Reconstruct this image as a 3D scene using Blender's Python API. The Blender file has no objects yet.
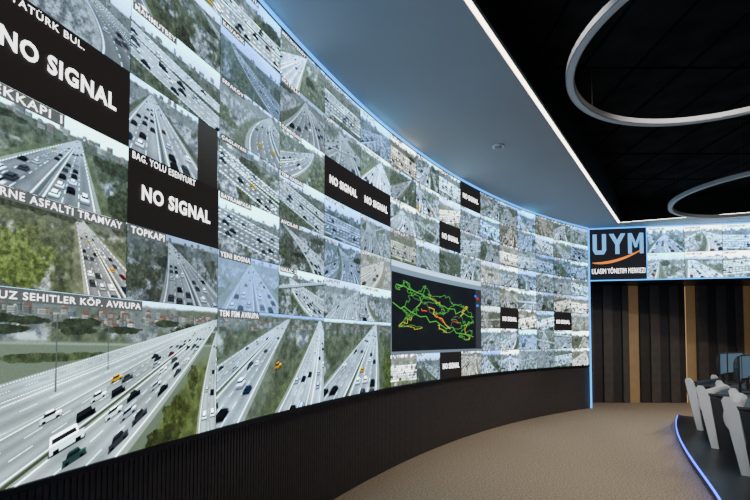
import bpy, bmesh, math, random
import numpy as np
from mathutils import Vector, Matrix
random.seed(7)
D=bpy.data; S=bpy.context.scene
CX,CY,R=13.36,-2.376,15.43
ROW=0.4; Z0=1.012; ZT=Z0+8*ROW
def kang(k): return 57.2-2.6*k if k<=10 else 31.2-2.68*(k-10)
def arc(a,r):
    a=math.radians(a); return (CX-r*math.cos(a), CY+r*math.sin(a))
# ---------------------------------------------------------------- materials
def mat(name,col,rough=.6,metal=0,emi=None,es=0,noise=0.0,nscale=20,bump=0,spec=.5):
    m=D.materials.new(name); m.use_nodes=True
    nt=m.node_tree; b=nt.nodes['Principled BSDF']
    b.inputs['Roughness'].default_value=rough; b.inputs['Metallic'].default_value=metal
    b.inputs['Specular IOR Level'].default_value=spec
    b.inputs['Base Color'].default_value=(*col,1)
    tc=nt.nodes.new('ShaderNodeTexCoord'); n=nt.nodes.new('ShaderNodeTexNoise')
    n.inputs['Scale'].default_value=nscale; n.inputs['Detail'].default_value=5
    nt.links.new(tc.outputs['Object'],n.inputs['Vector'])
    r=nt.nodes.new('ShaderNodeValToRGB')
    r.color_ramp.elements[0].position=.3; r.color_ramp.elements[1].position=.7
    r.color_ramp.elements[0].color=(*[max(0,c*(1-noise)) for c in col],1)
    r.color_ramp.elements[1].color=(*[min(1,c*(1+noise)) for c in col],1)
    nt.links.new(n.outputs['Fac'],r.inputs['Fac']); nt.links.new(r.outputs['Color'],b.inputs['Base Color'])
    if bump:
        bp=nt.nodes.new('ShaderNodeBump'); bp.inputs['Strength'].default_value=bump; bp.inputs['Distance'].default_value=.01
        nt.links.new(n.outputs['Fac'],bp.inputs['Height']); nt.links.new(bp.outputs['Normal'],b.inputs['Normal'])
    if emi:
        b.inputs['Emission Color'].default_value=(*emi,1); b.inputs['Emission Strength'].default_value=es
    return m
M_floor=mat('carpet',(.41,.315,.222),.95,noise=.6,nscale=60,bump=.5,spec=.1)
M_slat=mat('dark_slats',(.075,.066,.064),.45,noise=.2)
M_black=mat('black_plastic',(.012,.012,.013),.45,noise=.1)
M_ceil=mat('ceiling_black',(.022,.022,.023),1,noise=.3,nscale=3,spec=0)
M_grid=mat('ceiling_grid_paint',(.010,.010,.011),1,noise=.1,spec=0)
M_key=mat('key_plastic',(.03,.03,.032),.6,noise=.1)
M_soff=mat('soffit_paint',(.38,.38,.425),.9,noise=.02,nscale=2,spec=.2)
M_wall=mat('wall_paint_dark',(.06,.056,.055),.8,noise=.1)
M_panA=mat('wall_panel_brown',(.10,.085,.078),.6,noise=.15,nscale=6)
M_panB=mat('wall_panel_black',(.045,.041,.042),.6,noise=.15,nscale=6)
M_wood=mat('slot_wood_glow',(.40,.28,.15),.6,emi=(1,.55,.22),es=.05,noise=.1,nscale=4)  # wood is no lamp: weak emission stands in for warm light on it
M_warm=mat('warm_led',(1,.8,.5),.5,emi=(1,.84,.62),es=8)
M_warm2=mat('warm_slot_led',(1,.7,.4),.5,emi=(1,.62,.28),es=.6)
M_cyan=mat('cyan_led',(.1,.4,1),.5,emi=(.03,.36,1.0),es=2.2)
M_blue=mat('blue_led',(.1,.2,1),.5,emi=(.03,.07,1.0),es=5)
M_white=mat('white_laminate',(.72,.73,.75),.35,noise=.02)
M_ring=mat('ring_aluminium',(.26,.27,.30),.5,noise=.05)
M_ringd=mat('ring_diffuser',(.35,.36,.4),.5,emi=(.8,.88,1),es=.06)
M_steel=mat('steel',(.4,.4,.42),.3,metal=1,noise=.05)
M_fabric=mat('black_fabric',(.02,.02,.022),.9,noise=.3,nscale=80,bump=.2)
M_desk=mat('desk_dark',(.03,.03,.033),.4,noise=.1)
M_txt=mat('sign_white',(.9,.9,.9),.5,emi=(1,1,1),es=3.2)
M_orange=mat('sign_orange',(.9,.35,.05),.5,emi=(1,.25,.02),es=1.1)
M_sblue=mat('sign_blue',(.1,.4,.8),.5,emi=(.14,.45,.9),es=1.2)
M_bezel=mat('bezel_black',(.008,.008,.009),.4,noise=.1)
M_sdim=mat('monitor_glow',(.1,.2,.3),.3,emi=(.35,.5,.7),es=.12)
def screen_mat():
    m=D.materials.new('led_screen_image'); m.use_nodes=True; nt=m.node_tree
    b=nt.nodes['Principled BSDF']; b.inputs['Base Color'].default_value=(.01,.01,.01,1); b.inputs['Roughness'].default_value=.6
    b.inputs['Specular IOR Level'].default_value=.1
    at=nt.nodes.new('ShaderNodeAttribute'); at.attribute_name='screen'
    nt.links.new(at.outputs['Color'],b.inputs['Emission Color']); b.inputs['Emission Strength'].default_value=1
    try: m.cycles.emission_sampling='NONE'
    except Exception: pass
    return m
M_scr=screen_mat()
# ---------------------------------------------------------------- mesh helpers
def link(o,parent=None):
    S.collection.objects.link(o)
    if parent: o.parent=parent
    return o
def meshobj(name,v,f,m,parent=None):
    me=D.meshes.new(name); me.from_pydata([tuple(p) for p in v],[],f); me.update()
    bm=bmesh.new(); bm.from_mesh(me); bmesh.ops.recalc_face_normals(bm,faces=bm.faces); bm.to_mesh(me); bm.free()
    me.materials.append(m); return link(D.objects.new(name,me),parent)
def empty(name,loc=(0,0,0),rz=0,parent=None):
    o=D.objects.new(name,None); o.location=loc; o.rotation_euler=(0,0,rz); o.empty_display_size=.1
    return link(o,parent)
def box(name,size,loc,m,parent=None,rot=(0,0,0),bev=0,seg=2):
    bm=bmesh.new(); bmesh.ops.create_cube(bm,size=1)
    for v in bm.verts: v.co=Vector((v.co.x*size[0],v.co.y*size[1],v.co.z*size[2]))
    if bev: bmesh.ops.bevel(bm,geom=bm.edges[:],offset=bev,segments=seg,profile=.5,affect='EDGES')
    me=D.meshes.new(name); bm.to_mesh(me); bm.free(); me.materials.append(m)
    o=D.objects.new(name,me); o.location=loc; o.rotation_euler=rot
    return link(o,parent)
def cyl(name,r,h,loc,m,parent=None,rot=(0,0,0),r2=None,seg=24):
    bm=bmesh.new(); bmesh.ops.create_cone(bm,cap_ends=True,segments=seg,radius1=r,radius2=r if r2 is None else r2,depth=h)
    me=D.meshes.new(name); bm.to_mesh(me); bm.free(); me.materials.append(m)
    o=D.objects.new(name,me); o.location=loc; o.rotation_euler=rot
    return link(o,parent)
def sweep(name,path,prof,m,parent=None,closed=False):
    n=len(path); v=[]; f=[]; k=len(prof)
    for i,(x,y) in enumerate(path):
        a=path[(i-1)%n] if (closed or i>0) else path[i]; b=path[(i+1)%n] if (closed or i<n-1) else path[i]
        t=Vector((b[0]-a[0],b[1]-a[1])).normalized(); nn=Vector((-t.y,t.x))
        for o,z in prof: v.append((x+nn.x*o,y+nn.y*o,z))
    for i in range(n if closed else n-1):
        j=(i+1)%n
        for q in range(k):
            f.append((i*k+q,j*k+q,j*k+(q+1)%k,i*k+(q+1)%k))
    if not closed:
        f.append(tuple(range(k))); f.append(tuple((n-1)*k+q for q in range(k)))
    return meshobj(name,v,f,m,parent)
def prism(name,poly,z0,z1,m,parent=None):
    n=len(poly); v=[(x,y,z0) for x,y in poly]+[(x,y,z1) for x,y in poly]
    f=[tuple(range(n)),tuple(range(n,2*n))]+[(i,(i+1)%n,n+(i+1)%n,n+i) for i in range(n)]
    return meshobj(name,v,f,m,parent)
def arcpath(a0,a1,r,n): return [arc(a0+(a1-a0)*i/n,r) for i in range(n+1)]
# ---------------------------------------------------------------- AgX inverse for display content
AM=np.array([[0.842479062253094,0.0784335999999992,0.0792237451477643],[0.0423282422610123,0.878468636469772,0.0791661274605434],[0.0423756549057051,0.0784336,0.879142973793104]])
AI=np.linalg.inv(AM)
xs=np.linspace(0,1,2000)
ys=15.5*xs**6-40.14*xs**5+31.96*xs**4-6.868*xs**3+.4298*xs**2+.1191*xs-.00232
ys=np.maximum.accumulate(ys)+np.arange(2000)*1e-9
def disp2lin(c):
    c=np.clip(c,.02,.955)
    e=np.clip(c@AM.T,.005,.972)
    x=np.interp(e,ys,xs)
    return np.clip((2.0**(x*16.5-12.47393))@AI.T,0,10)
# ---------------------------------------------------------------- painter
def vnoise(U,V,fx,fy,rng):
    g=rng.random((int(fy)+3,int(fx)+3))
    x=np.clip(U,0,.9999)*fx; y=np.clip(V,0,.9999)*fy
    xi=x.astype(int); yi=y.astype(int); a=x-xi; b=y-yi
    a=a*a*(3-2*a); b=b*b*(3-2*b)
    return (g[yi,xi]*(1-a)+g[yi,xi+1]*a)*(1-b)+(g[yi+1,xi]*(1-a)+g[yi+1,xi+1]*a)*b
def fbm(U,V,f,rng):
    return .4*vnoise(U,V,f*1.8,f,rng)+.25*vnoise(U,V,f*3.9,f*2.2,rng)+.2*vnoise(U,V,f*8,f*4.6,rng)+.15*vnoise(U,V,f*17,f*9.6,rng)
def mix(img,mask,col):
    mask=np.clip(mask,0,1)[...,None]; img[...]=img*(1-mask)+np.asarray(col)*mask
def fillpoly(img,P,col,U,V,al=1.0):
    H,W=U.shape
    us=[p[0] for p in P]; vs=[p[1] for p in P]
    x0=max(0,int(min(us)*(W-1))-1); x1=min(W,int(max(us)*(W-1))+2)
    y0=max(0,int(min(vs)*(H-1))-1); y1=min(H,int(max(vs)*(H-1))+2)
    if x1<=x0 or y1<=y0: return
    u=U[y0:y1,x0:x1]; v=V[y0:y1,x0:x1]
    ar=sum(P[i][0]*P[(i+1)%len(P)][1]-P[(i+1)%len(P)][0]*P[i][1] for i in range(len(P)))
    sg=1 if ar>0 else -1
    m=np.ones(u.shape)
    for i in range(len(P)):
        a=P[i]; b=P[(i+1)%len(P)]
        ex,ey=b[0]-a[0],b[1]-a[1]; L=math.hypot(ex*W,ey*H)+1e-9
        d=sg*(ex*(v-a[1])-ey*(u-a[0]))*W*H/L
        m=np.minimum(m,np.clip(d+.6,0,1))
    sub=img[y0:y1,x0:x1]; mix(sub,m*al,col)
CARC=[(.93,.94,.95)]*5+[(.78,.8,.83)]*3+[(.13,.14,.16)]*6+[(.35,.37,.4)]*4+[(.6,.12,.12),(.95,.78,.15),(.17,.26,.45)]
def sidecar(img,U,V,x,y,L,h,sl,c,van=False):
    c=np.array(c)
    def T(p): return (x+p[0]*L, y+p[0]*L*sl+p[1]*h)
    def f(pts,col,al=1): fillpoly(img,[T(p) for p in pts],col,U,V,al)
    f([(-.53,-.12),(.53,-.12),(.55,.1),(-.53,.1)],(.2,.21,.22),.75)
    f([(-.5,.0),(.5,.0),(.5,.5),(-.5,.52)],c*.8)
    if van:
        f([(-.5,.45),(.34,.45),(.26,1.0),(-.48,1.0)],c); f([(-.44,.55),(.28,.55),(.23,.82),(-.44,.82)],(.18,.21,.24))
    else:
        f([(-.36,.5),(.3,.5),(.16,.95),(-.28,.95)],(.16,.19,.22)); f([(-.27,.84),(.16,.84),(.12,1.02),(-.24,1.02)],c)
        f([(.2,.42),(.5,.38),(.48,.55),(.24,.6)],np.minimum(c*1.1,1))
    for wx in (-.32,.32): f([(wx-.08,-.08),(wx+.08,-.08),(wx+.08,.16),(wx-.08,.16)],(.08,.08,.09))
def sideroad(img,U,V,rng,y,sl,th,lanes,col,dens):
    d=(V-(y+sl*(U-.5)))/th
    m=np.clip((.5-abs(d-.5))*th*V.shape[0]+.5,0,1)[...,None]
    tone=(.93+.14*vnoise(U,V,14,5,rng))[...,None]; img[...]=img*(1-m)+np.asarray(col)*tone*m
    for i in range(lanes+1):
        e=i/lanes; mk=np.clip(.9-abs(d-e)*th*V.shape[0],0,.8)
        if 0<i<lanes: mk=mk*((U*12%1)<.5)
        mix(img,mk,(.9,.91,.9))
    L=[]
    for i in range(lanes-1,-1,-1):
        for _ in range(int(dens/lanes)+1):
            x=rng.random()
            if any(i==b and abs(x-a)<.14 for a,b in L): continue
            L.append((x,i)); s=th/lanes
            sidecar(img,U,V,x,y+sl*(x-.5)+(i+.2)*s,.55*s*1.9,s*.75,sl,CARC[rng.integers(len(CARC))],rng.random()<.15)
def road(img,U,V,rng,vx,hz,bx,w,cv=0,lanes=3,col=(.55,.57,.58),dens=14,verge=None,median=True,cs=1.0,tmax=1.0):
    hz_=max(hz,.3)
    t=(hz_-V)/hz_; tt=np.clip(t,1e-3,None)
    xc=vx+(bx-vx)*tt+cv*tt*(1-tt)
    s=(U-xc)/(w*tt+.004)
    px=1.0/U.shape[1]/(w*tt+.004)
    fade=np.clip((t-.01)*60,0,1)
    if verge is not None:
        vn=np.asarray(verge)*(.75+.5*fbm(U,V,16,rng))[...,None]
        m=(np.clip((1.45-abs(s))/.15,0,1)*fade)[...,None]; img[...]=img*(1-m)+vn*m
    tone=.93+.14*vnoise(U,V,10,6,rng)+.05*np.sin(s*lanes*7.4)
    asphalt=np.asarray(col)*tone[...,None]
    hzf=np.clip(1-tt*2.5,0,.6)[...,None]; asphalt=asphalt*(1-hzf)+np.array((.74,.77,.79))*hzf
    msk=np.clip((1.0-abs(s))/(px+.01)+.5,0,1)*fade
    img[...]=img*(1-msk[...,None])+asphalt*msk[...,None]
    inv=1/np.clip(tt,.02,None)
    lc=(.92,.93,.93)
    for e in (-.96,.96,-.09,.09): mix(img,np.clip((.012+px*.4-abs(s-e))/(px*.7+.004),0,.8)*fade*np.clip(.05/px,0,1),lc)
    mix(img,np.clip((.05-abs(abs(s)-1.04))/(px+.01),0,.7)*fade,(.68,.70,.70))
    L=[]
    for i in range(lanes):
        for sd in (-1,1): L.append(sd*(.1+.85*(i+.5)/lanes))
        if i:
            for sd in (-1,1):
                e=sd*(.1+.85*i/lanes)
                mix(img,np.clip((.008+px*.35-abs(s-e))/(px*.7+.004),0,.75)*fade*((inv*6%1)<.5)*np.clip(.05/px,0,1),lc)
    if median:
        mix(img,np.clip((.05-abs(s))/(px+.01)+.3,0,1)*fade,(.36,.40,.31) if rng.random()<.5 else (.42,.44,.45))
        mix(img,np.clip((.012-abs(s-.03))/(px+.01)+.2,0,.8)*fade,(.75,.77,.77))
    cars=[]
    for _ in range(int(dens)):
        cars.append((float(rng.random()**1.1*.95+.05)*tmax,L[rng.integers(len(L))]))
    cars.sort()
    used=[]
    for t0,s0 in cars:
        if any(abs(t0-a)<(.13*t0+.012)*cs and s0==b for a,b in used): continue
        used.append((t0,s0))
        s0+=(rng.random()-.5)*.05
        ds=.60*.85/lanes/2; dt=(.09*t0*t0+.02*t0)*cs
        def P(sv,tv): return (vx+(bx-vx)*tv+cv*tv*(1-tv)+sv*w*tv, hz_*(1-tv))
        c=np.array(CARC[rng.integers(len(CARC))])
        du=(bx-vx)+cv*(1-2*t0)+s0*w
        if abs(du)>.75:     # strongly oblique lane: the car shows its flank
            p=P(s0,t0); sl=-hz_/du; k=1/math.sqrt(1+.3*sl*sl)
            cw=w*ds*2*t0*(hz_/abs(du))
            sidecar(img,U,V,p[0],p[1]-cw*.3,cw*1.55*k*cs**.5,cw*1.0,sl*.9,c,rng.random()<.1); continue
        q=[P(s0-ds,t0),P(s0+ds,t0),P(s0+ds,t0+dt),P(s0-ds,t0+dt)]
        h=w*t0*ds*1.3
        if rng.random()<.08: h*=1.8; c=np.array((.92,.92,.94))
        qc=(sum(p[0] for p in q)/4,sum(p[1] for p in q)/4)
        sh=lambda p,k,dy:(qc[0]+(p[0]-qc[0])*k,qc[1]+(p[1]-qc[1])*k+dy)
        fillpoly(img,[sh(p,1.12,-h*.12) for p in q],(.2,.21,.22),U,V,.6)
        fillpoly(img,q,c*.6,U,V); fillpoly(img,[(a,b+h*.45) for a,b in q],c*.88,U,V)
        fillpoly(img,[sh(p,.78,h*.85) for p in q],np.array((.14,.17,.21)),U,V)
        fillpoly(img,[sh(p,.56,h*1.15) for p in q],c,U,V)
def buildings(img,U,V,rng,hz,n,big=1.0,hz_mix=.3):
    hs=sorted([(hz-.07+.10*rng.random()) for _ in range(n)],reverse=True)
    hc=np.array((.70,.74,.77))
    for y in hs:
        x=rng.random()*1.05-.05; w=(.02+.05*rng.random())*big; h=(.02+.07*rng.random())*big
        base=np.array([(.72,.70,.66),(.80,.80,.80),(.62,.61,.6),(.62,.56,.51),(.55,.60,.63)][rng.integers(5)])*(.75+.3*rng.random())
        base=base*(1-hz_mix)+hc*hz_mix
        fillpoly(img,[(x,y),(x+w,y),(x+w,y+h),(x,y+h)],base,U,V)
        fillpoly(img,[(x+w*.7,y),(x+w,y),(x+w,y+h),(x+w*.7,y+h)],base*.78,U,V)
        if rng.random()<.5: fillpoly(img,[(x,y+h),(x+w,y+h),(x+w*.8,y+h+.015),(x+w*.2,y+h+.015)],(.5,.38,.33),U,V)
        for j in range(3):
            yy=y+h*(.2+.25*j); fillpoly(img,[(x+w*.1,yy),(x+w*.9,yy),(x+w*.9,yy+h*.08),(x+w*.1,yy+h*.08)],base*.6,U,V)
def base_scene(U,V,rng,hz,green=.5,tint=None):
    img=np.zeros(U.shape+(3,))
    n=fbm(U,V,3,rng); n2=fbm(U,V,16,rng)
    g1=np.array((.27,.31,.25)); g2=np.array((.49,.52,.42)); c1=np.array((.42,.44,.46)); c2=np.array((.70,.72,.73))
    k=np.clip((n-.5+ (green-.5)*.5)*7+.5,0,1)[...,None]
    gr=g1+(g2-g1)*np.clip(n2*1.8-.4,0,1)[...,None]; ci=c1+(c2-c1)*np.clip((n2-.5)*3+.5,0,1)[...,None]
    img[...]=ci*(1-k)+gr*k
    m=np.clip((V-(hz-.18))*20,0,1)*np.clip((n2-.35)*6,0,1)
    mix(img,m*.6,(.40,.43,.41))
    b=rng.random()
    s0=np.array((.82,.86,.89)) if b<.75 else np.array((.64,.74,.85))
    sky=s0+np.array((.12,.1,.08))*np.clip((V-hz)*3,0,1)[...,None]-.06*vnoise(U,V,4,5,rng)[...,None]
    m=np.clip((V-hz-.03*(n2-.5))*50,0,1)[...,None]; img[...]=img*(1-m)+sky*m
    return img
def trees(img,U,V,rng,cx,cy,rx,ry,col=(.25,.29,.22)):
    n=fbm(U,V,9,rng); d=((U-cx)/rx)**2+((V-cy)/ry)**2+ (n-.5)*2.2
    m=np.clip((1-d)*5,0,1)[...,None]
    tx=np.asarray(col)*(.45+1.1*fbm(U,V,30,rng))[...,None]
    img[...]=img*(1-m)+tx*m
def overpass(img,U,V,rng,y,sl,th=.07):
    d=V-(y+sl*(U-.5))
    mix(img,np.clip((th/2-abs(d))*60,0,1),(.66,.68,.69)); mix(img,np.clip((th*.12-abs(d-th*.45))*90,0,1),(.9,.91,.92))
    mix(img,np.clip((th*.25-abs(d+th*.6))*60,0,.7),(.2,.21,.22))
def lamp(img,U,V,rng):
    x=rng.random(); y=.25+.3*rng.random(); h=.35
    fillpoly(img,[(x,y),(x+.006,y),(x+.004,y+h),(x+.001,y+h)],(.35,.37,.38),U,V,.8)
    fillpoly(img,[(x,y+h),(x+.06,y+h+.02),(x+.06,y+h+.03),(x,y+h+.012)],(.35,.37,.38),U,V,.8)
def finish(img,U,V,rng,label=True,cast=(.96,1.01,1.04),gain=1.0,haze=.1,sat=.72):
    H,W=U.shape
    lum=img.mean(-1,keepdims=True); img[...]=lum+sat*(img-lum)
    img[...]=(img-.5)*1.25+.51
    hv=np.clip(haze+.20*(V-.4),0,.8)[...,None]
    img[...]=img*(1-hv)+np.array((.80,.85,.88))*hv
    img*=np.array(cast)*gain
    img+=(rng.random(U.shape)-.5)[...,None]*.05
    if label and W<90:
        mk=(V>.88)&(V<.97)&(U>.03)&(U<.25+.4*rng.random())
        img[mk]=img[mk]*.3+.65*rng.random((mk.sum(),1))+.1
    e=np.minimum(np.minimum(U,1-U)*W,np.minimum(V,1-V)*H)
    img[e<.8]*=.5
    return img
def paint(W,H,seed,spec=None):
    rng=np.random.default_rng(seed)
    U,V=np.meshgrid(np.linspace(0,1,W),np.linspace(0,1,H))
    sp=spec or {}
    kind=sp.get('kind')
    if kind=='black':
        img=np.full(U.shape+(3,),.125); img[...,0]+=.02; img[...,2]-=.005; return img
    if kind=='map': return paint_map(U,V,rng)
    if kind=='hero0':
        img=base_scene(U,V,rng,.95,.6); buildings(img,U,V,rng,.86,150,.5,.1)
        for i in range(12): trees(img,U,V,rng,rng.random()*.9,.78+.08*rng.random(),.07,.025)
        mix(img,np.clip((.75-V-.04*U)*40,0,1),(.48,.52,.46))
        mix(img,np.clip((.735-V-.04*U)*60,0,1)*np.clip((V+.04*U-.715)*60,0,1),(.75,.76,.75))
        trees(img,U,V,rng,.25,.64,.2,.025,(.33,.38,.27))
        road(img,U,V,rng,1.06,.93,-.75,.42,.15,2,(.66,.68,.69),0,None,False)
        road(img,U,V,rng,1.02,.92,.10,.38,.10,3,(.64,.66,.67),34,None,True,.75,.28)
        cl=[]
        for _ in range(130):
            t0=.26+.72*rng.random(); s0=[-.81,-.53,-.24,.24,.53,.81][rng.integers(6)]
            if any(b==s0 and abs(a-t0)<.13*t0+.01 for a,b in cl): continue
            cl.append((t0,s0))
        cl.sort()
        for t0,s0 in cl:
            u=1.02-.92*t0+.10*t0*(1-t0)+s0*.38*t0; v=.92*(1-t0); du=.92-.1*(1-2*t0)-s0*.38; sl=.92/du
            if abs(u-.29)<.09 and abs(v-.15)<.12: continue
            k=1/math.sqrt(1+.3*sl*sl)
            sidecar(img,U,V,u,v-.02*t0,.11*t0*k,.08*t0,sl*.8,CARC[rng.integers(len(CARC))],rng.random()<.12)
        d=(U-.58)*1.0-(V)*.52
        bk=np.clip((d)*30,0,1)*np.clip((.62-V)*8,0,1)
        img[...]=img*(1-bk[...,None])+np.array((.43,.47,.31))*(.7+.6*fbm(U,V,18,rng))[...,None]*bk[...,None]
        road(img,U,V,rng,1.03,.92,1.02,.13,-.10,2,(.64,.66,.67),30,None,False,.9)
        trees(img,U,V,rng,.76,.17,.07,.16,(.36,.40,.24)); trees(img,U,V,rng,.69,.03,.09,.09,(.30,.33,.21)); trees(img,U,V,rng,.85,.42,.03,.14,(.36,.40,.26))
        fillpoly(img,[(.245,.45),(.25,.45),(.249,.88),(.246,.88)],(.4,.42,.43),U,V)
        fillpoly(img,[(.43,.55),(.434,.55),(.433,.92),(.431,.92)],(.4,.42,.43),U,V)
        sidecar(img,U,V,.29,.14,.115,.10,.62,(.98,.99,1),True); sidecar(img,U,V,.315,.05,.08,.065,.62,(.28,.42,.40))
        return finish(img,U,V,rng,False,(.98,1.01,1.01),1.0,.03,.9)
    if kind=='hero1':
        img=base_scene(U,V,rng,.96,.7); buildings(img,U,V,rng,.88,70,.5)
        road(img,U,V,rng,.62,.97,-.25,.42,.0,3,(.64,.66,.67),24,(.45,.48,.41),True,.9)
        road(img,U,V,rng,.95,.98,.82,.32,.1,3,(.68,.70,.71),30,(.42,.46,.34),False,.9)
        sidecar(img,U,V,.5,.45,.06,.06,.5,(.97,.75,.1))
        return finish(img,U,V,rng,False,haze=.05,sat=.85)
    if kind=='hero2':
        img=base_scene(U,V,rng,.95,.9); buildings(img,U,V,rng,.88,70,.5)
        road(img,U,V,rng,.75,.97,.3,.46,.05,3,(.64,.66,.68),40,(.42,.46,.38),True,.9)
        trees(img,U,V,rng,.97,.2,.12,.4,(.36,.42,.25)); return finish(img,U,V,rng,False,haze=.05,sat=.85)
    hz=sp.get('hz',.68+.27*rng.random()); green=sp.get('green',rng.random()*.8)
    img=base_scene(U,V,rng,hz,green)
    buildings(img,U,V,rng,min(hz,.95),34,.6+1.0*rng.random()**2,.2)
    for _ in range(rng.integers(0,4)): trees(img,U,V,rng,rng.random(),min(hz,.9)*rng.random(),.08+.12*rng.random(),.05+.1*rng.random(),[(.25,.29,.22),(.37,.41,.29),(.30,.33,.27)][rng.integers(3)])
    g=.50+.18*rng.random(); col=(g,g+.012,g+.025)
    rd=sp.get('roads')
    side=(rd is None) and rng.random()<.22
    vg=[(.42,.46,.35),(.48,.50,.43),(.37,.41,.32),None,None][rng.integers(5)]
    if side:
        y=.05+.15*rng.random(); sl=(rng.random()-.5)*.9
        sideroad(img,U,V,rng,y+.33,sl*.8,.13,2,np.array(col)*1.05,6)
        sideroad(img,U,V,rng,y,sl,.27,3,col,9)
    else:
        if rd is None:
            rd=[]
            if rng.random()<.45: rd.append((rng.random(),hz+.03,rng.random()*2.6-.8,.18+.2*rng.random(),rng.random()-.5,2,False))
            rd.append((.05+.9*rng.random(),hz,rng.random()*2.0-.5,.30+.45*rng.random(),(rng.random()-.5)*1.1,rng.integers(3,5),rng.random()<.75))
        for r_ in rd:
            road(img,U,V,rng,r_[0],r_[1],r_[2],r_[3],r_[4],int(r_[5]),col,sp.get('dens',12+50*rng.random()),vg,r_[6],.9)
        if rng.random()<.15 and sp.get('roads') is None: overpass(img,U,V,rng,.35+.4*rng.random(),rng.random()*.6-.3,.05+.06*rng.random())
    if rng.random()<.5: lamp(img,U,V,rng)
    if sp.get('tree'):
        for q in sp['tree']: trees(img,U,V,rng,*q)
    if sp.get('pillar'):
        fillpoly(img,[(.72,-.1),(.98,-.1),(.98,1.1),(.72,1.1)],(.24,.21,.17),U,V)
    warm=rng.random()
    cast=(.94,1.0,1.04) if warm<.7 else ((1.0,1.0,.98) if warm<.85 else (.88,.98,1.08))
    return finish(img,U,V,rng,True,cast,sp.get('gain',.92+.2*rng.random()),sp.get('haze',.04+.32*rng.random()**2),sp.get('sat',.45+.45*rng.random()))
def seg(img,U,V,P,w,col):
    P=[np.array(p) for p in P]
    m=np.zeros(U.shape)
    for a,b in zip(P[:-1],P[1:]):
        d=b-a; L=(d*d).sum()+1e-9
        h=np.clip(((U-a[0])*d[0]+(V-a[1])*d[1])/L,0,1)
        dd=np.hypot((U-a[0]-h*d[0])*1.25,V-a[1]-h*d[1])
        m=np.maximum(m,np.clip((w-dd)/.005+.5,0,1))
    mix(img,m,col)
def paint_map(U,V,rng):
    img=np.full(U.shape+(3,),.09); img+=np.array((-.015,.0,.03))
    n=fbm(U,V,7,rng); mix(img,np.clip((n-.55)*8,0,1)*.3,(.16,.18,.21))
    def wig(a,b,n=7,amp=.05):
        return [(a[0]+(b[0]-a[0])*i/n+(rng.random()-.5)*amp*(0<i<n),a[1]+(b[1]-a[1])*i/n+(rng.random()-.5)*amp*(0<i<n)) for i in range(n+1)]
    G=(.45,.78,.38); Y=(.90,.84,.38); Rr=(.92,.33,.25); O=(.95,.58,.28); Gr=(.52,.60,.48)
    nodes=[(.05,.70),(.1,.5),(.2,.66),(.2,.40),(.3,.6),(.31,.3),(.4,.7),(.42,.48),(.48,.34),(.5,.6),(.56,.5),(.58,.25),(.64,.42),(.66,.62),(.72,.2),(.75,.48),(.8,.36),(.84,.16),(.9,.42),(.89,.28),(.15,.80),(.35,.80),(.6,.72),(.82,.62),(.08,.3)]
    for q in range(2):
        for i,a in enumerate(nodes):
            ds=sorted(range(len(nodes)),key=lambda j:(nodes[j][0]-a[0])**2+(nodes[j][1]-a[1])**2)
            j=ds[1+rng.integers(4)]
            c=[G,G,G,G,G,Gr,Y][rng.integers(7)]
            seg(img,U,V,wig(a,nodes[j]),.003,c)
    seg(img,U,V,wig((.02,.55),(.9,.2),14,.06),.005,G); seg(img,U,V,wig((.05,.75),(.9,.48),14,.08),.005,G)
    seg(img,U,V,wig((.38,.55),(.62,.3),7,.06),.004,Y); seg(img,U,V,wig((.46,.48),(.54,.38),3,.03),.005,Rr)
    seg(img,U,V,wig((.30,.52),(.36,.5),3,.03),.004,O); seg(img,U,V,wig((.66,.4),(.72,.38),3,.03),.005,Rr)
    m=V>.94; img[m]=(.78,.84,.88)
    m=(V>.88)&(V<=.94); img[m]=(.55,.63,.68)
    m=(U>.93)&(V<.88)&(V>.05); img[m]=(.25,.27,.30)
    m=(V<.035); img[m]=(.5,.55,.6)
    m=(U<.008); img[m]=(.5,.55,.6)
    for cx_,cy_,c in ((.955,.75,(.8,.3,.2)),(.955,.65,(.3,.6,.9)),(.93,.78,(.3,.5,.9))):
        mix(img,np.clip((.02-np.hypot(U-cx_,V-cy_))*200,0,1),c)
    return img
# ---------------------------------------------------------------- tile collector
class Screen:
    def __init__(s): s.v=[];s.f=[];s.c=[];s.n=0
    def add(s,posfn,W,H,img):
        uu,vv=np.meshgrid(np.linspace(0,1,W),np.linspace(0,1,H))
        s.v.append(posfn(uu.ravel(),vv.ravel()))
        idx=np.arange(W*H).reshape(H,W)+s.n
        s.f.append(np.stack([idx[:-1,:-1],idx[:-1,1:],idx[1:,1:],idx[1:,:-1]],-1).reshape(-1,4))
        s.c.append(disp2lin(img.reshape(-1,3))); s.n+=W*H
    def build(s,name,parent):
        v=np.concatenate(s.v); f=np.concatenate(s.f); c=np.concatenate(s.c)
        me=D.meshes.new(name)
        me.vertices.add(len(v)); me.vertices.foreach_set('co',v.astype(np.float32).ravel())
        me.loops.add(f.size); me.loops.foreach_set('vertex_index',f.astype(np.int32).ravel())
        me.polygons.add(len(f)); me.polygons.foreach_set('loop_start',np.arange(0,f.size,4,dtype=np.int32))
        me.update(calc_edges=True); me.validate()
        at=me.color_attributes.new('screen','FLOAT_COLOR','POINT')
        at.data.foreach_set('color',np.concatenate([c,np.ones((len(c),1))],1).astype(np.float32).ravel())
        me.materials.append(M_scr)
        return link(D.objects.new(name,me),parent)
KMAX=24
def wallpos(k_left,k_right,r0,nr,off=.04):
    aL,aR=kang(k_left),kang(k_right)
    def fn(u,v):
        a=np.radians(aL+(aR-aL)*u); rr=R-off
        return np.stack([CX-rr*np.cos(a),CY+rr*np.sin(a),Z0+ROW*(r0+nr*v)],-1)
    return fn
vw=empty('video_wall',(0,0,0))
scr=Screen()
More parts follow.
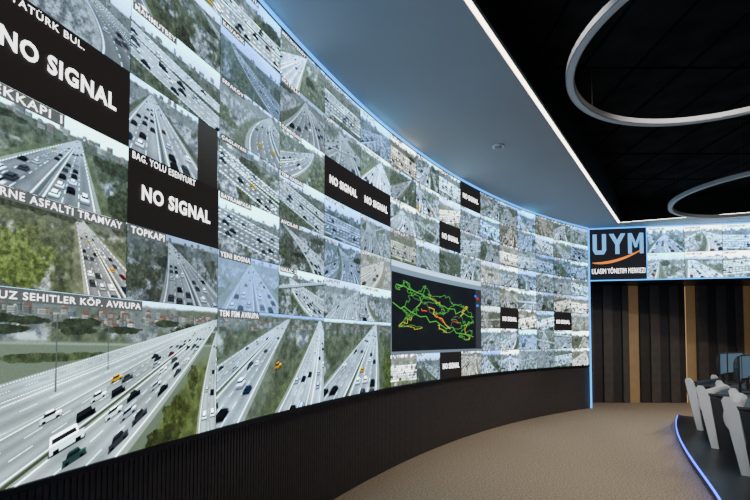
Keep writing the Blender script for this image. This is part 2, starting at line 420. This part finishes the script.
def res(k):
    if k>=17: return 30,17
    if k>=14: return 190,106
    if k>=12: return 120,68
    if k>=10: return 88,50
    if k>=6: return 58,33
    return 46,26
spec={}
spec[(15,4)]={'kind':'black'}; spec[(14,3)]={'kind':'black'}; spec[(11,5)]={'kind':'black'}; spec[(10,5)]={'kind':'black'}
for q in ((6,7),(7,5),(7,0),(4,2),(1,2)): spec[q]={'kind':'black'}
spec[(15,3)]={'hz':.80,'green':.6,'roads':[(.62,.80,.35,.40,.0,3,True)],'tree':[(.9,.62,.2,.10),(.1,.72,.2,.05),(.97,.2,.14,.3,(.30,.34,.26))],'haze':.08,'dens':50,'sat':.75}
spec[(15,2)]={'hz':.93,'green':.7,'roads':[(.60,.93,.98,.28,.0,3,True)],'tree':[(.25,.30,.22,.28,(.42,.48,.31)),(.3,.85,.4,.05)],'haze':.04,'sat':.85}
spec[(14,2)]={'hz':.9,'green':.4,'roads':[(.4,.9,.75,.40,.1,3,True)],'tree':[(.08,.3,.10,.2,(.39,.44,.31))],'haze':.06,'gain':.9}
spec[(14,4)]={'hz':.9,'green':.2,'pillar':True,'roads':[(.2,.9,.35,.5,.0,3,True)],'haze':.12,'dens':50}
spec[(13,2)]={'hz':.9,'green':.2,'roads':[(.5,.9,.6,.5,.0,3,True)],'haze':.55}
big=[(14,0,2,2,'hero0'),(12,0,2,2,'hero1'),(10,0,2,2,'hero2'),(6,1,4,3,'map')]
taken=set()
for k,r,nc,nr,kd in big:
    for i in range(nc):
        for j in range(nr): taken.add((k+i,r+j))
    W,H={'hero0':(500,280),'hero1':(240,135),'hero2':(170,96),'map':(300,196)}[kd]
    scr.add(wallpos(k+nc,k,r,nr),W,H,paint(W,H,100+k,{'kind':kd}))
for k in range(KMAX):
    for r in range(8):
        if (k,r) in taken: continue
        W,H=res(k); sp=spec.get((k,r))
        if sp and sp.get('kind')=='black': W,H=12,8
        scr.add(wallpos(k+1,k,r,1),W,H,paint(W,H,1000+k*31+r*7,sp))
scr.build('screen_tiles',vw)
# text -----------------------------------------------------------
_tc={}
def textgeo(s,bold=.0,sp=None):
    key=(s,bold,sp)
    if key in _tc: return _tc[key]
    cu=D.curves.new('t','FONT'); cu.body=s; cu.size=1; cu.offset=bold; cu.resolution_u=3; cu.space_character=sp or 1.05+bold*2
    o=D.objects.new('t',cu); S.collection.objects.link(o)
    dg=bpy.context.evaluated_depsgraph_get(); dg.update()
    me=D.meshes.new_from_object(o.evaluated_get(dg))
    v=np.array([tuple(p.co) for p in me.vertices]); f=[tuple(p.vertices) for p in me.polygons]
    D.objects.remove(o); D.curves.remove(cu); D.meshes.remove(me)
    v[:,:2]-=v[:,:2].min(0); _tc[key]=(v,f); return v,f
def text_on(lst,name,m,parent):
    V_=[];F_=[]
    for s,bold,cw,h,u0,v0,posfn,center in lst:
        sp=None
        if bold<0: bold=-bold; sp=1.12
        v,f=textgeo(s,bold,sp); w=v[:,0].max(); hh=v[:,1].max()
        if center: uu=u0+(v[:,0]/w-.5)*cw; vv=v0+(v[:,1]/hh-.5)*h
        else: uu=u0+v[:,0]/w*cw; vv=v0+v[:,1]/hh*h
        p=posfn(uu,vv); n=len(V_); V_+= [tuple(q) for q in p]; F_+=[tuple(i+n for i in q) for q in f]
    me=D.meshes.new(name); me.from_pydata(V_,[],F_); me.materials.append(m)
    return link(D.objects.new(name,me),parent)
L=[];BV=[];BF=[]
for (k,r),sp in spec.items():
    if sp.get('kind')=='black': L.append(('NO SIGNAL',.035,.76,.21,.5,.47,wallpos(k+1,k,r,1,.046),True))
def lab(k,r,s,cw,n=1,nr=1,h=.085):
    L.append((s,-.008,cw/n,h/nr,.03/n,1-(.025+h)/nr,wallpos(k+n,k,r,nr,.0445),False))
    if spec.get((k,r),{}).get('kind')=='black': return
    fn=wallpos(k+n,k,r,nr,.042); nn=8
    u=np.linspace(.01/n,(.05+cw)/n,nn); b=len(BV)
    for vv in (1-(.05+h)/nr,1-.006/nr):
        for q in fn(u,np.full(nn,vv)): BV.append(tuple(q))
    for i in range(nn-1): BF.append((b+i,b+i+1,b+nn+i+1,b+nn+i))
lab(15,4,'Y. ATATÜRK BUL.',.60,h=.10); lab(15,3,'TEKKAPI 1',.46,h=.095); lab(15,2,'EDIRNE ASFALTI TRAMVAY',.92,h=.085)
lab(14,0,'OMUZ SEHITLER KÖP. AVRUPA',1.10,2,2,h=.095); lab(14,2,'TOPKAPI',.32,h=.095); lab(14,3,'BAG. YOLU ESENYURT',.66,h=.095)
lab(12,0,'TEM FSM AVRUPA',.6,2,2,h=.1); lab(13,2,'YENI BOSNA',.45)
names=['HALIC 2','MECIDIYEKÖY','ZINCIRLIKUYU','OKMEYDANI','SEFAKÖY','AVCILAR 3','BAYRAMPASA','MAHMUTBEY','IKITELLI','KAVACIK','TEM HASDAL','ÇAGLAYAN']
i=0
for k in range(12,17):
    for r in range(2,8):
        if (k,r) in spec: continue
        s=names[i%12]; i+=5; lab(k,r,s,.045*len(s),h=.07)
text_on(L,'screen_text',M_txt,vw)
M_bar=mat('caption_bar',(.05,.05,.05),.8,emi=(.20,.22,.23),es=.6)
me=D.meshes.new('caption_bars'); me.from_pydata(BV,[],BF); me.materials.append(M_bar); link(D.objects.new('caption_bars',me),vw)
a0,a1=kang(KMAX),57.2
sweep('bezel_bottom',arcpath(a0,a1,R,120),[(0,Z0-.03),(0,Z0-.001),(-.05,Z0-.001),(-.05,Z0-.03)],M_bezel,vw)
sweep('bezel_top',arcpath(a0,a1,R,120),[(0,ZT+.001),(0,ZT+.008),(-.05,ZT+.008),(-.05,ZT+.001)],M_bezel,vw)
sweep('led_top',arcpath(a0,a1,R,120),[(-.01,ZT+.009),(-.01,ZT+.034),(-.065,ZT+.034),(-.065,ZT+.009)],M_cyan,vw)
px,py=arc(57.35,R-.04)
box('led_side',(.03,.03,ZT-.02),(px,py,ZT/2),M_cyan,vw)
# ---------------------------------------------------------------- room shell
XR,YB,YF,ZC=14.0,-4.9,11.6,4.75
prism('floor',[(-3.2,YB-.2),(XR+.2,YB-.2),(XR+.2,YF+.3),(-3.2,YF+.3)],-.1,0,M_floor)
ceil_o=prism('ceiling',[(-3.2,YB-.2),(XR+.2,YB-.2),(XR+.2,YF+.3),(-3.2,YF+.3)],ZC,ZC+.1,M_ceil)
sweep('wall_left',arcpath(-10.5,57.3,R,140),[(.005,0),(.25,0),(.25,ZC),(.005,ZC)],M_wall)
N=1100
v=[];f=[]
for i in range(N+1):
    a=-9.5+(57.2+9.5)*i/N
    for rr in ((R,R-.004) if i%2 else (R-.004,R)):
        x,y=arc(a,rr); v+= [(x,y,0.0),(x,y,Z0-.03)]
for j in range(2*(N+1)-1): f.append((2*j,2*j+2,2*j+3,2*j+1))
meshobj('trim_slatted_plinth',v,f,M_slat)
P0=Vector((5.05,10.60)); dS=Vector((8.33-5.05,10.0-10.6)).normalized()
P1=P0+dS*9.05
nS=Vector((dS.y,-dS.x))
prism('wall_far',[(4.6,YF),(XR,YF),(XR,YF+.2),(4.6,YF+.2)],0,ZC,M_wall)
x=5.1; i=0
slots=[6.50,7.97,9.44,10.91,12.38]
pv=empty('wall_far_cladding')
while x<13.8:
    nxt=min([s for s in slots if s>=x-.001],default=99)
    if abs(nxt-x)<.02:
        box('wood_slot',(.28,.01,3.0),(x+.15,YF-.01,1.5),M_wood,pv)
        box('slot_led',(.015,.02,2.98),(x+.02,YF-.02,1.49),M_warm2,pv)
        x+=.30; continue
    w=min(.245,nxt-x)
    dd=.10 if i%2 else .06
    box('panel',(w-.01,dd,3.0),(x+w/2,YF-dd/2,1.5),M_panA if i%2 else M_panB,pv,bev=.004)
    x+=w; i+=1
prism('wall_right',[(XR,YB),(XR+.2,YB),(XR+.2,YF),(XR,YF)],0,ZC,M_wall)
prism('wall_back',[(-3,YB-.2),(XR,YB-.2),(XR,YB),(-3,YB)],0,ZC,M_wall)
ex,ey=arc(57.4,R)
prism('wall_return',[(4.6,ey+.12),(ex,ey+.03),(ex,YF-.01),(4.6,YF-.01)],0,ZC,M_panB)
q0=P0-nS*.04; q1=P1-nS*.04
prism('trim_bulkhead',[(ex+.01,q0.y),(q1.x,q1.y),(q1.x,YF-.12),(ex+.01,YF-.12)],3.005,ZC,M_bezel)
led0=Vector((-1.66,.15)); ledc=Vector((5.5,10.1)); led1=Vector((13.9,7.13))
poly=arcpath(10.3,57.2,R-.005,60)+[(P0.x+.02,P0.y+.03),(P1.x,P1.y)]+[tuple(led1),tuple(ledc),tuple(led0)]
poly=[(p[0],p[1]) for p in poly]
prism('ceiling_soffit',poly,ZT+.036,ZC,M_soff)
lp=empty('ceiling_led_strip')
def strip(a,b,nm):
    d=(b-a).normalized(); n=Vector((d.y,-d.x))
    prism(nm,[tuple(a+n*.004),tuple(b+n*.004),tuple(b+n*.046),tuple(a+n*.046)],ZT+.04,ZT+.055,M_warm,lp)
    prism(nm+'_rim',[tuple(a+n*.046),tuple(b+n*.046),tuple(b+n*.07),tuple(a+n*.07)],ZT+.036,ZC,M_black,lp)
dl=(ledc-led0).normalized()
strip(led0+dl*.1,ledc,'diffuser_long')
strip(ledc,led1,'diffuser_short')
sd=empty('smoke_detector',(1.68,6.05,ZT+.036)); cyl('base',.075,.02,(0,0,-.01),M_white,sd); cyl('dome',.035,.03,(0,0,-.035),M_soff,sd,r2=.055)
gv=[];gf=[]
def bar(a,b,w,z0,z1):
    d=(b-a).normalized(); n=Vector((-d.y,d.x))*w/2; k=len(gv)
    for z in (z0,z1):
        for p in (a+n,b+n,b-n,a-n): gv.append((p.x,p.y,z))
    gf.extend([(k,k+1,k+2,k+3),(k+4,k+5,k+6,k+7),(k,k+1,k+5,k+4),(k+1,k+2,k+6,k+5),(k+2,k+3,k+7,k+6),(k+3,k,k+4,k+7)])
def ylim(x):
    y1=led0.y+(x-led0.x)*dl.y/dl.x-.2 if x<ledc.x else ledc.y+(x-ledc.x)*(led1.y-ledc.y)/(led1.x-ledc.x)-.15
    return min(y1,9.9)
x=-1.2
while x<13.8:
    y1=ylim(x)
    if y1>-4: bar(Vector((x,-4.8)),Vector((x,y1)),.025,ZC-.012,ZC-.001)
    x+=.6
y=-4.5
while y<9.8:
    xa=max(-1.3,led0.x+(y-led0.y)*dl.x/dl.y+.2) if y>-0.5 else -1.3
    xb=13.9 if y<7 else ledc.x+(y-ledc.y)/(led1.y-ledc.y)*(led1.x-ledc.x)-.3
    if xb>xa: bar(Vector((xa,y)),Vector((xb,y)),.025,ZC-.012,ZC-.001)
    y+=1.2
meshobj('grid_bars',gv,gf,M_grid,ceil_o)
def ring(x,y,r=1.36,z=3.9):
    e=empty('ring_light',(x,y,z))
    p=[(r*math.cos(t*2*math.pi/96),r*math.sin(t*2*math.pi/96)) for t in range(96)]
    sweep('housing',p,[(-.035,0),(.035,0),(.035,.05),(-.035,.05)],M_ring,e,True)
    sweep('diffuser',p,[(-.025,-.006),(.025,-.006),(.025,-.0005),(-.025,-.0005)],M_ringd,e,True)
    for j in range(4):
        t=j*math.pi/2+.6; hh=ZC-z-.05-.013; cyl('cable_%d'%(j+1),.003,hh,(r*math.cos(t),r*math.sin(t),.05+hh/2),M_black,e,seg=6)
    return e
ring(2.98,3.38); ring(6.3,7.05); ring(7.2,2.4)
# ---------------------------------------------------------------- side strip of screens
ss=empty('side_video_wall')
def strippos(s0,s1,z0,z1,off=.0):
    def fn(u,v):
        s=s0+(s1-s0)*u
        return np.stack([P0.x+dS.x*s+nS.x*off,P0.y+dS.y*s+nS.y*off,z0+(z1-z0)*v],-1)
    return fn
sc2=Screen(); z=3.012; sx=1.28; j=0
while sx<8.9:
    w=.711*1.1
    for r in range(2):
        sc2.add(strippos(sx,sx+w,z+r*.6,z+(r+1)*.6),60,40,paint(60,40,5000+j,{'gain':1.14,'haze':.25,'sat':.55,'dens':40})); j+=1
    sx+=w
rim=np.full((3,3,3),.13); rim[...,2]+=.04
sc2.add(strippos(.03,1.27,z,z+1.2),3,3,rim)
sc2.build('screen_tiles',ss)
def sbar(nm,s0,s1,z0,z1,m,o0=.0,o1=.03):
    a=P0+dS*s0;b=P0+dS*s1
    prism(nm,[tuple(a+nS*o0),tuple(b+nS*o0),tuple(b+nS*o1),tuple(a+nS*o1)],z0,z1,m,ss)
sbar('led_bottom',.0,8.9,2.985,3.008,M_cyan); sbar('led_top',.0,8.9,4.214,4.236,M_cyan); sbar('led_left',0,.025,3.01,4.212,M_cyan); sbar('led_mid',1.265,1.28,3.01,4.212,M_cyan,0,.01)
sp_=strippos(0,1.28,3.012,4.212,.012)
def glyph(name,polys,m):
    V_=[];F_=[]
    for P in polys:
        pts=sp_(np.array([p[0] for p in P]),np.array([p[1] for p in P])); b=len(V_)
        V_+=[tuple(q) for q in pts]; F_.append(tuple(range(b,b+len(P))))
    me=D.meshes.new(name); me.from_pydata(V_,[],F_); me.materials.append(m); return link(D.objects.new(name,me),ss)
y0,y1=.50,.90
def rect(a,b,c,d): return [(a,b),(c,b),(c,d),(a,d)]
glyph('logo_letters',[rect(.08,.58,.15,y1),rect(.24,.58,.31,y1),[(.08,.58),(.12,y0),(.27,y0),(.31,.58)],
  [(.36,y1),(.44,y1),(.52,.72),(.48,.66)],[(.64,y1),(.56,y1),(.46,.70),(.50,.66),(.54,.70)],rect(.465,y0,.535,.70),
  rect(.68,y0,.745,y1),rect(.875,y0,.94,y1),[(.745,y1),(.745,.78),(.79,.62),(.83,.62),(.80,.75)],[(.875,y1),(.82,.75),(.79,.62),(.83,.62),(.875,.78)]],M_sblue)
text_on([('ULASIM YÖNETIM MERKEZI',.0,.90,.12,.51,.18,sp_,True)],'logo_caption',M_txt,ss)
sv=[];sf=[];n=24
sp3=strippos(0,1.28,3.012,4.212,.02)
for i in range(n+1):
    t=i/n; u=.06+.88*t; v=.34+.26*t*t; w=.055*math.sin(math.pi*min(1,t*1.0))**.6*(1-.35*t)
    for vv in (v,v-w-.004):
        sv.append(tuple(sp3(np.array([u]),np.array([vv]))[0]))
for i in range(n): sf.append((2*i,2*i+1,2*i+3,2*i+2))
meshobj('logo_swoosh',sv,sf,M_orange,ss)
# ---------------------------------------------------------------- operator platform + consoles
def rp(a): return 12.1+1.39*max(0,(a-32.5)/24.2)**1.5
pa=[6+ (57-6)*i/60 for i in range(61)]
outer=[arc(a,rp(a)) for a in pa]; inner=[arc(a,rp(a)-3.6) for a in pa][::-1]
pl=prism('floor_platform',outer+inner,0,.12,M_desk)
sweep('edge_led',outer,[(.003,.095),(.014,.095),(.014,.115),(.003,.115)],M_blue,pl)
def monitor(loc,rz,mb=None):
    mb=mb or M_black
    e=empty('computer_monitor',loc,rz)
    cyl('foot',.11,.015,(0,0,.0075),mb,e); box('neck',(.05,.03,.2),(0,0,.115),mb,e,bev=.008)
    bm=bmesh.new(); nx,nz=12,8; W,H=.56,.36; rows=[]
    for j in range(nz+1):
        row=[]
        for i in range(nx+1):
            a=i/nx*2-1; b=j/nz*2-1
            d=.055*(1-abs(a)**4)*(1-abs(b)**4)
            row.append(bm.verts.new((a*W/2,.012+d,.34+b*H/2)))
        rows.append(row)
    for j in range(nz):
        for i in range(nx): bm.faces.new((rows[j][i+1],rows[j][i],rows[j+1][i],rows[j+1][i+1]))
    for fc in bm.faces: fc.smooth=True
    me=D.meshes.new('back_shell'); bm.to_mesh(me); bm.free(); me.materials.append(mb); link(D.objects.new('back_shell',me),e)
    box('frame',(.57,.022,.37),(0,0,.34),M_black,e,bev=.005)
    box('panel',(.53,.002,.32),(0,-.0125,.345),M_sdim,e)
def polyx(name,pts,x0,x1,m,e):
    n=len(pts); vv=[(x,p[0],p[1]) for x in (x0,x1) for p in pts]
    ff=[tuple(range(n)),tuple(range(n,2*n))]+[(i,(i+1)%n,n+(i+1)%n,n+i) for i in range(n)]
    return meshobj(name,vv,ff,m,e)
def desk(a,white):
    r=rp(a)-.88; x,y=arc(a,r); rz=math.radians(90-a)
    e=empty('control_desk',(x,y,.12),rz)
    W=1.2
    box('desktop',(W,.8,.045),(0,0,.72),M_desk,e,bev=.018,seg=3)
    polyx('cowl',[(.40+.11*math.cos(t*math.pi/10),.62+.17*math.sin(t*math.pi/10)) for t in range(-5,11)],-W/2+.03,W/2-.03,M_white if white else M_desk,e)
    box('front_panel',(W-.06,.03,.60),(0,.30,.30),M_desk,e,bev=.005)
    box('plinth',(W-.06,.5,.05),(0,.05,.025),M_black,e)
    for sx in (-1,1):
        x0,x1=sx*(W/2+.0)-.02,sx*(W/2+.0)+.02
        polyx('side_panel',[(-.34,0),(.26,0),(.36,.69),(-.34,.69)],x0,x1,M_desk,e)
        polyx('blade',[(.275,0),(.36,0),(.52,.80),(.50,.84),(.45,.84),(.42,.80),(.365,.69)],x0-.003,x1+.003,M_white,e)
    Rz=Matrix.Rotation(rz,3,'Z')
    for mx in (-.3,.3):
        p=Rz@Vector((mx,.08,0)); monitor((x+p.x,y+p.y,.12+.7435),rz+(.12 if mx<0 else -.12),M_black)
    p=Rz@Vector((0,-.25,0)); k=empty('keyboard',(x+p.x,y+p.y,.12+.7435),rz); box('body',(.42,.14,.018),(0,0,.009),M_black,k,bev=.004)
    for rr in range(4): box('key_row_%d'%(rr+1),(.39,.022,.006),(0,-.045+rr*.03,.021),M_key,k,bev=.002)
def chair(a,da=0):
    r=rp(a)-1.85; x,y=arc(a,r); e=empty('office_chair',(x,y,.12),math.radians(90-a+da))
    for j in range(5):
        t=j*2*math.pi/5; 
        box('leg_%d'%(j+1),(.3,.045,.03),(.15*math.cos(t),.15*math.sin(t),.075),M_steel,e,rot=(0,.08,t),bev=.008)
        cyl('castor_%d'%(j+1),.028,.03,(.29*math.cos(t),.29*math.sin(t),.028),M_black,e,rot=(math.pi/2,0,t))
    cyl('column',.028,.34,(0,0,.24),M_steel,e)
    box('seat',(.5,.48,.09),(0,0,.45),M_fabric,e,bev=.035,seg=3)
    bm=bmesh.new(); vs=[]
    for q in (0,1):
        for j in range(9):
            for i in range(9):
                a_=i/8*2-1; t=j/8; w=.25*(1-.25*t**2)
                vs.append(bm.verts.new((a_*w,-.25-.10*t+.06*a_*a_-.03*math.sin(t*3.1)-(.03 if q else 0),.5+.62*t)))
    for q in (0,1):
        for j in range(8):
            for i in range(8):
                k=q*81+j*9+i; ff=(vs[k],vs[k+1],vs[k+10],vs[k+9]); bm.faces.new(ff if q else ff[::-1])
    for j in range(8):
        for i in (0,8): bm.faces.new((vs[j*9+i],vs[j*9+9+i],vs[81+j*9+9+i],vs[81+j*9+i]))
    for i in range(8):
        for j in (0,8): bm.faces.new((vs[j*9+i],vs[j*9+i+1],vs[81+j*9+i+1],vs[81+j*9+i]))
    bmesh.ops.recalc_face_normals(bm,faces=bm.faces)
    me=D.meshes.new('backrest'); bm.to_mesh(me); bm.free(); me.materials.append(M_fabric); link(D.objects.new('backrest',me),e)
    box('headrest',(.3,.07,.16),(0,-.36,1.2),M_fabric,e,bev=.03,seg=3)
    box('spine',(.07,.03,.5),(0,-.33,.6),M_black,e,rot=(.15,0,0),bev=.01); box('bracket',(.07,.32,.03),(0,-.17,.39),M_black,e,bev=.008)
    for sx in (-1,1):
        box('arm_post',(.03,.05,.24),(sx*.27,0,.52),M_black,e,bev=.008); box('arm_pad',(.07,.26,.03),(sx*.27,.02,.65),M_black,e,bev=.012)
for i,a in enumerate((53.5,47.4,41.2,35.0,28.8,22.6,16.4)):
    desk(a,i in (1,2,3)); chair(a,(-15,20,5,-25,10,0,12)[i])
# ---------------------------------------------------------------- added fill spots with invented fixtures, out of frame, to brighten floor and wall
def down(x,y,w,tgt,col=(1,.9,.78),ang=95):
    z=ZC-.17
    e=empty('added_fill_spot',(x,y,z))
    q=(Vector(tgt)-Vector((x,y,z))).to_track_quat('-Z','Y')
    cyl('mount',.05,.02,(0,0,.15),M_black,e); cyl('stem',.01,.09,(0,0,.10),M_black,e)
    h=empty('head',(0,0,.02),0,e); h.rotation_euler=q.to_euler()
    cyl('can',.05,.11,(0,0,.03),M_black,h); cyl('lens',.04,.004,(0,0,-.028),M_warm,h)
    l=D.lights.new('lamp','SPOT'); l.energy=w; l.color=col; l.spot_size=math.radians(ang); l.spot_blend=.9; l.shadow_soft_size=.08
    o=D.objects.new('lamp',l); o.location=(0,0,-.14); link(o,h)
down(1.3,3.0,150,(2.6,6.3,0)); down(3.0,3.6,200,(4.0,7.2,0)); down(4.6,3.7,200,(5.2,8.6,0),ang=70); down(.4,1.6,90,(1.2,4.2,0))
down(8.3,7.2,230,(5.6,9.6,0)); down(7.3,6.0,160,(5.5,6.5,0)); down(6.0,3.6,150,(4.5,5,0.5)); down(9.8,8.0,140,(8.6,11.2,1.0)); down(5.5,-1.5,80,(5,1,0)); down(10,2,80,(9,4,0))
w=D.worlds.new('w'); S.world=w; w.use_nodes=True
w.node_tree.nodes['Background'].inputs['Color'].default_value=(.02,.022,.028,1)
c=D.cameras.new('camera'); c.lens=21.6; c.sensor_width=36; c.shift_y=.099; c.clip_start=.05
co=D.objects.new('camera',c); co.location=(0,0,1.6); co.rotation_euler=(math.radians(92),0,0); link(co); S.camera=co
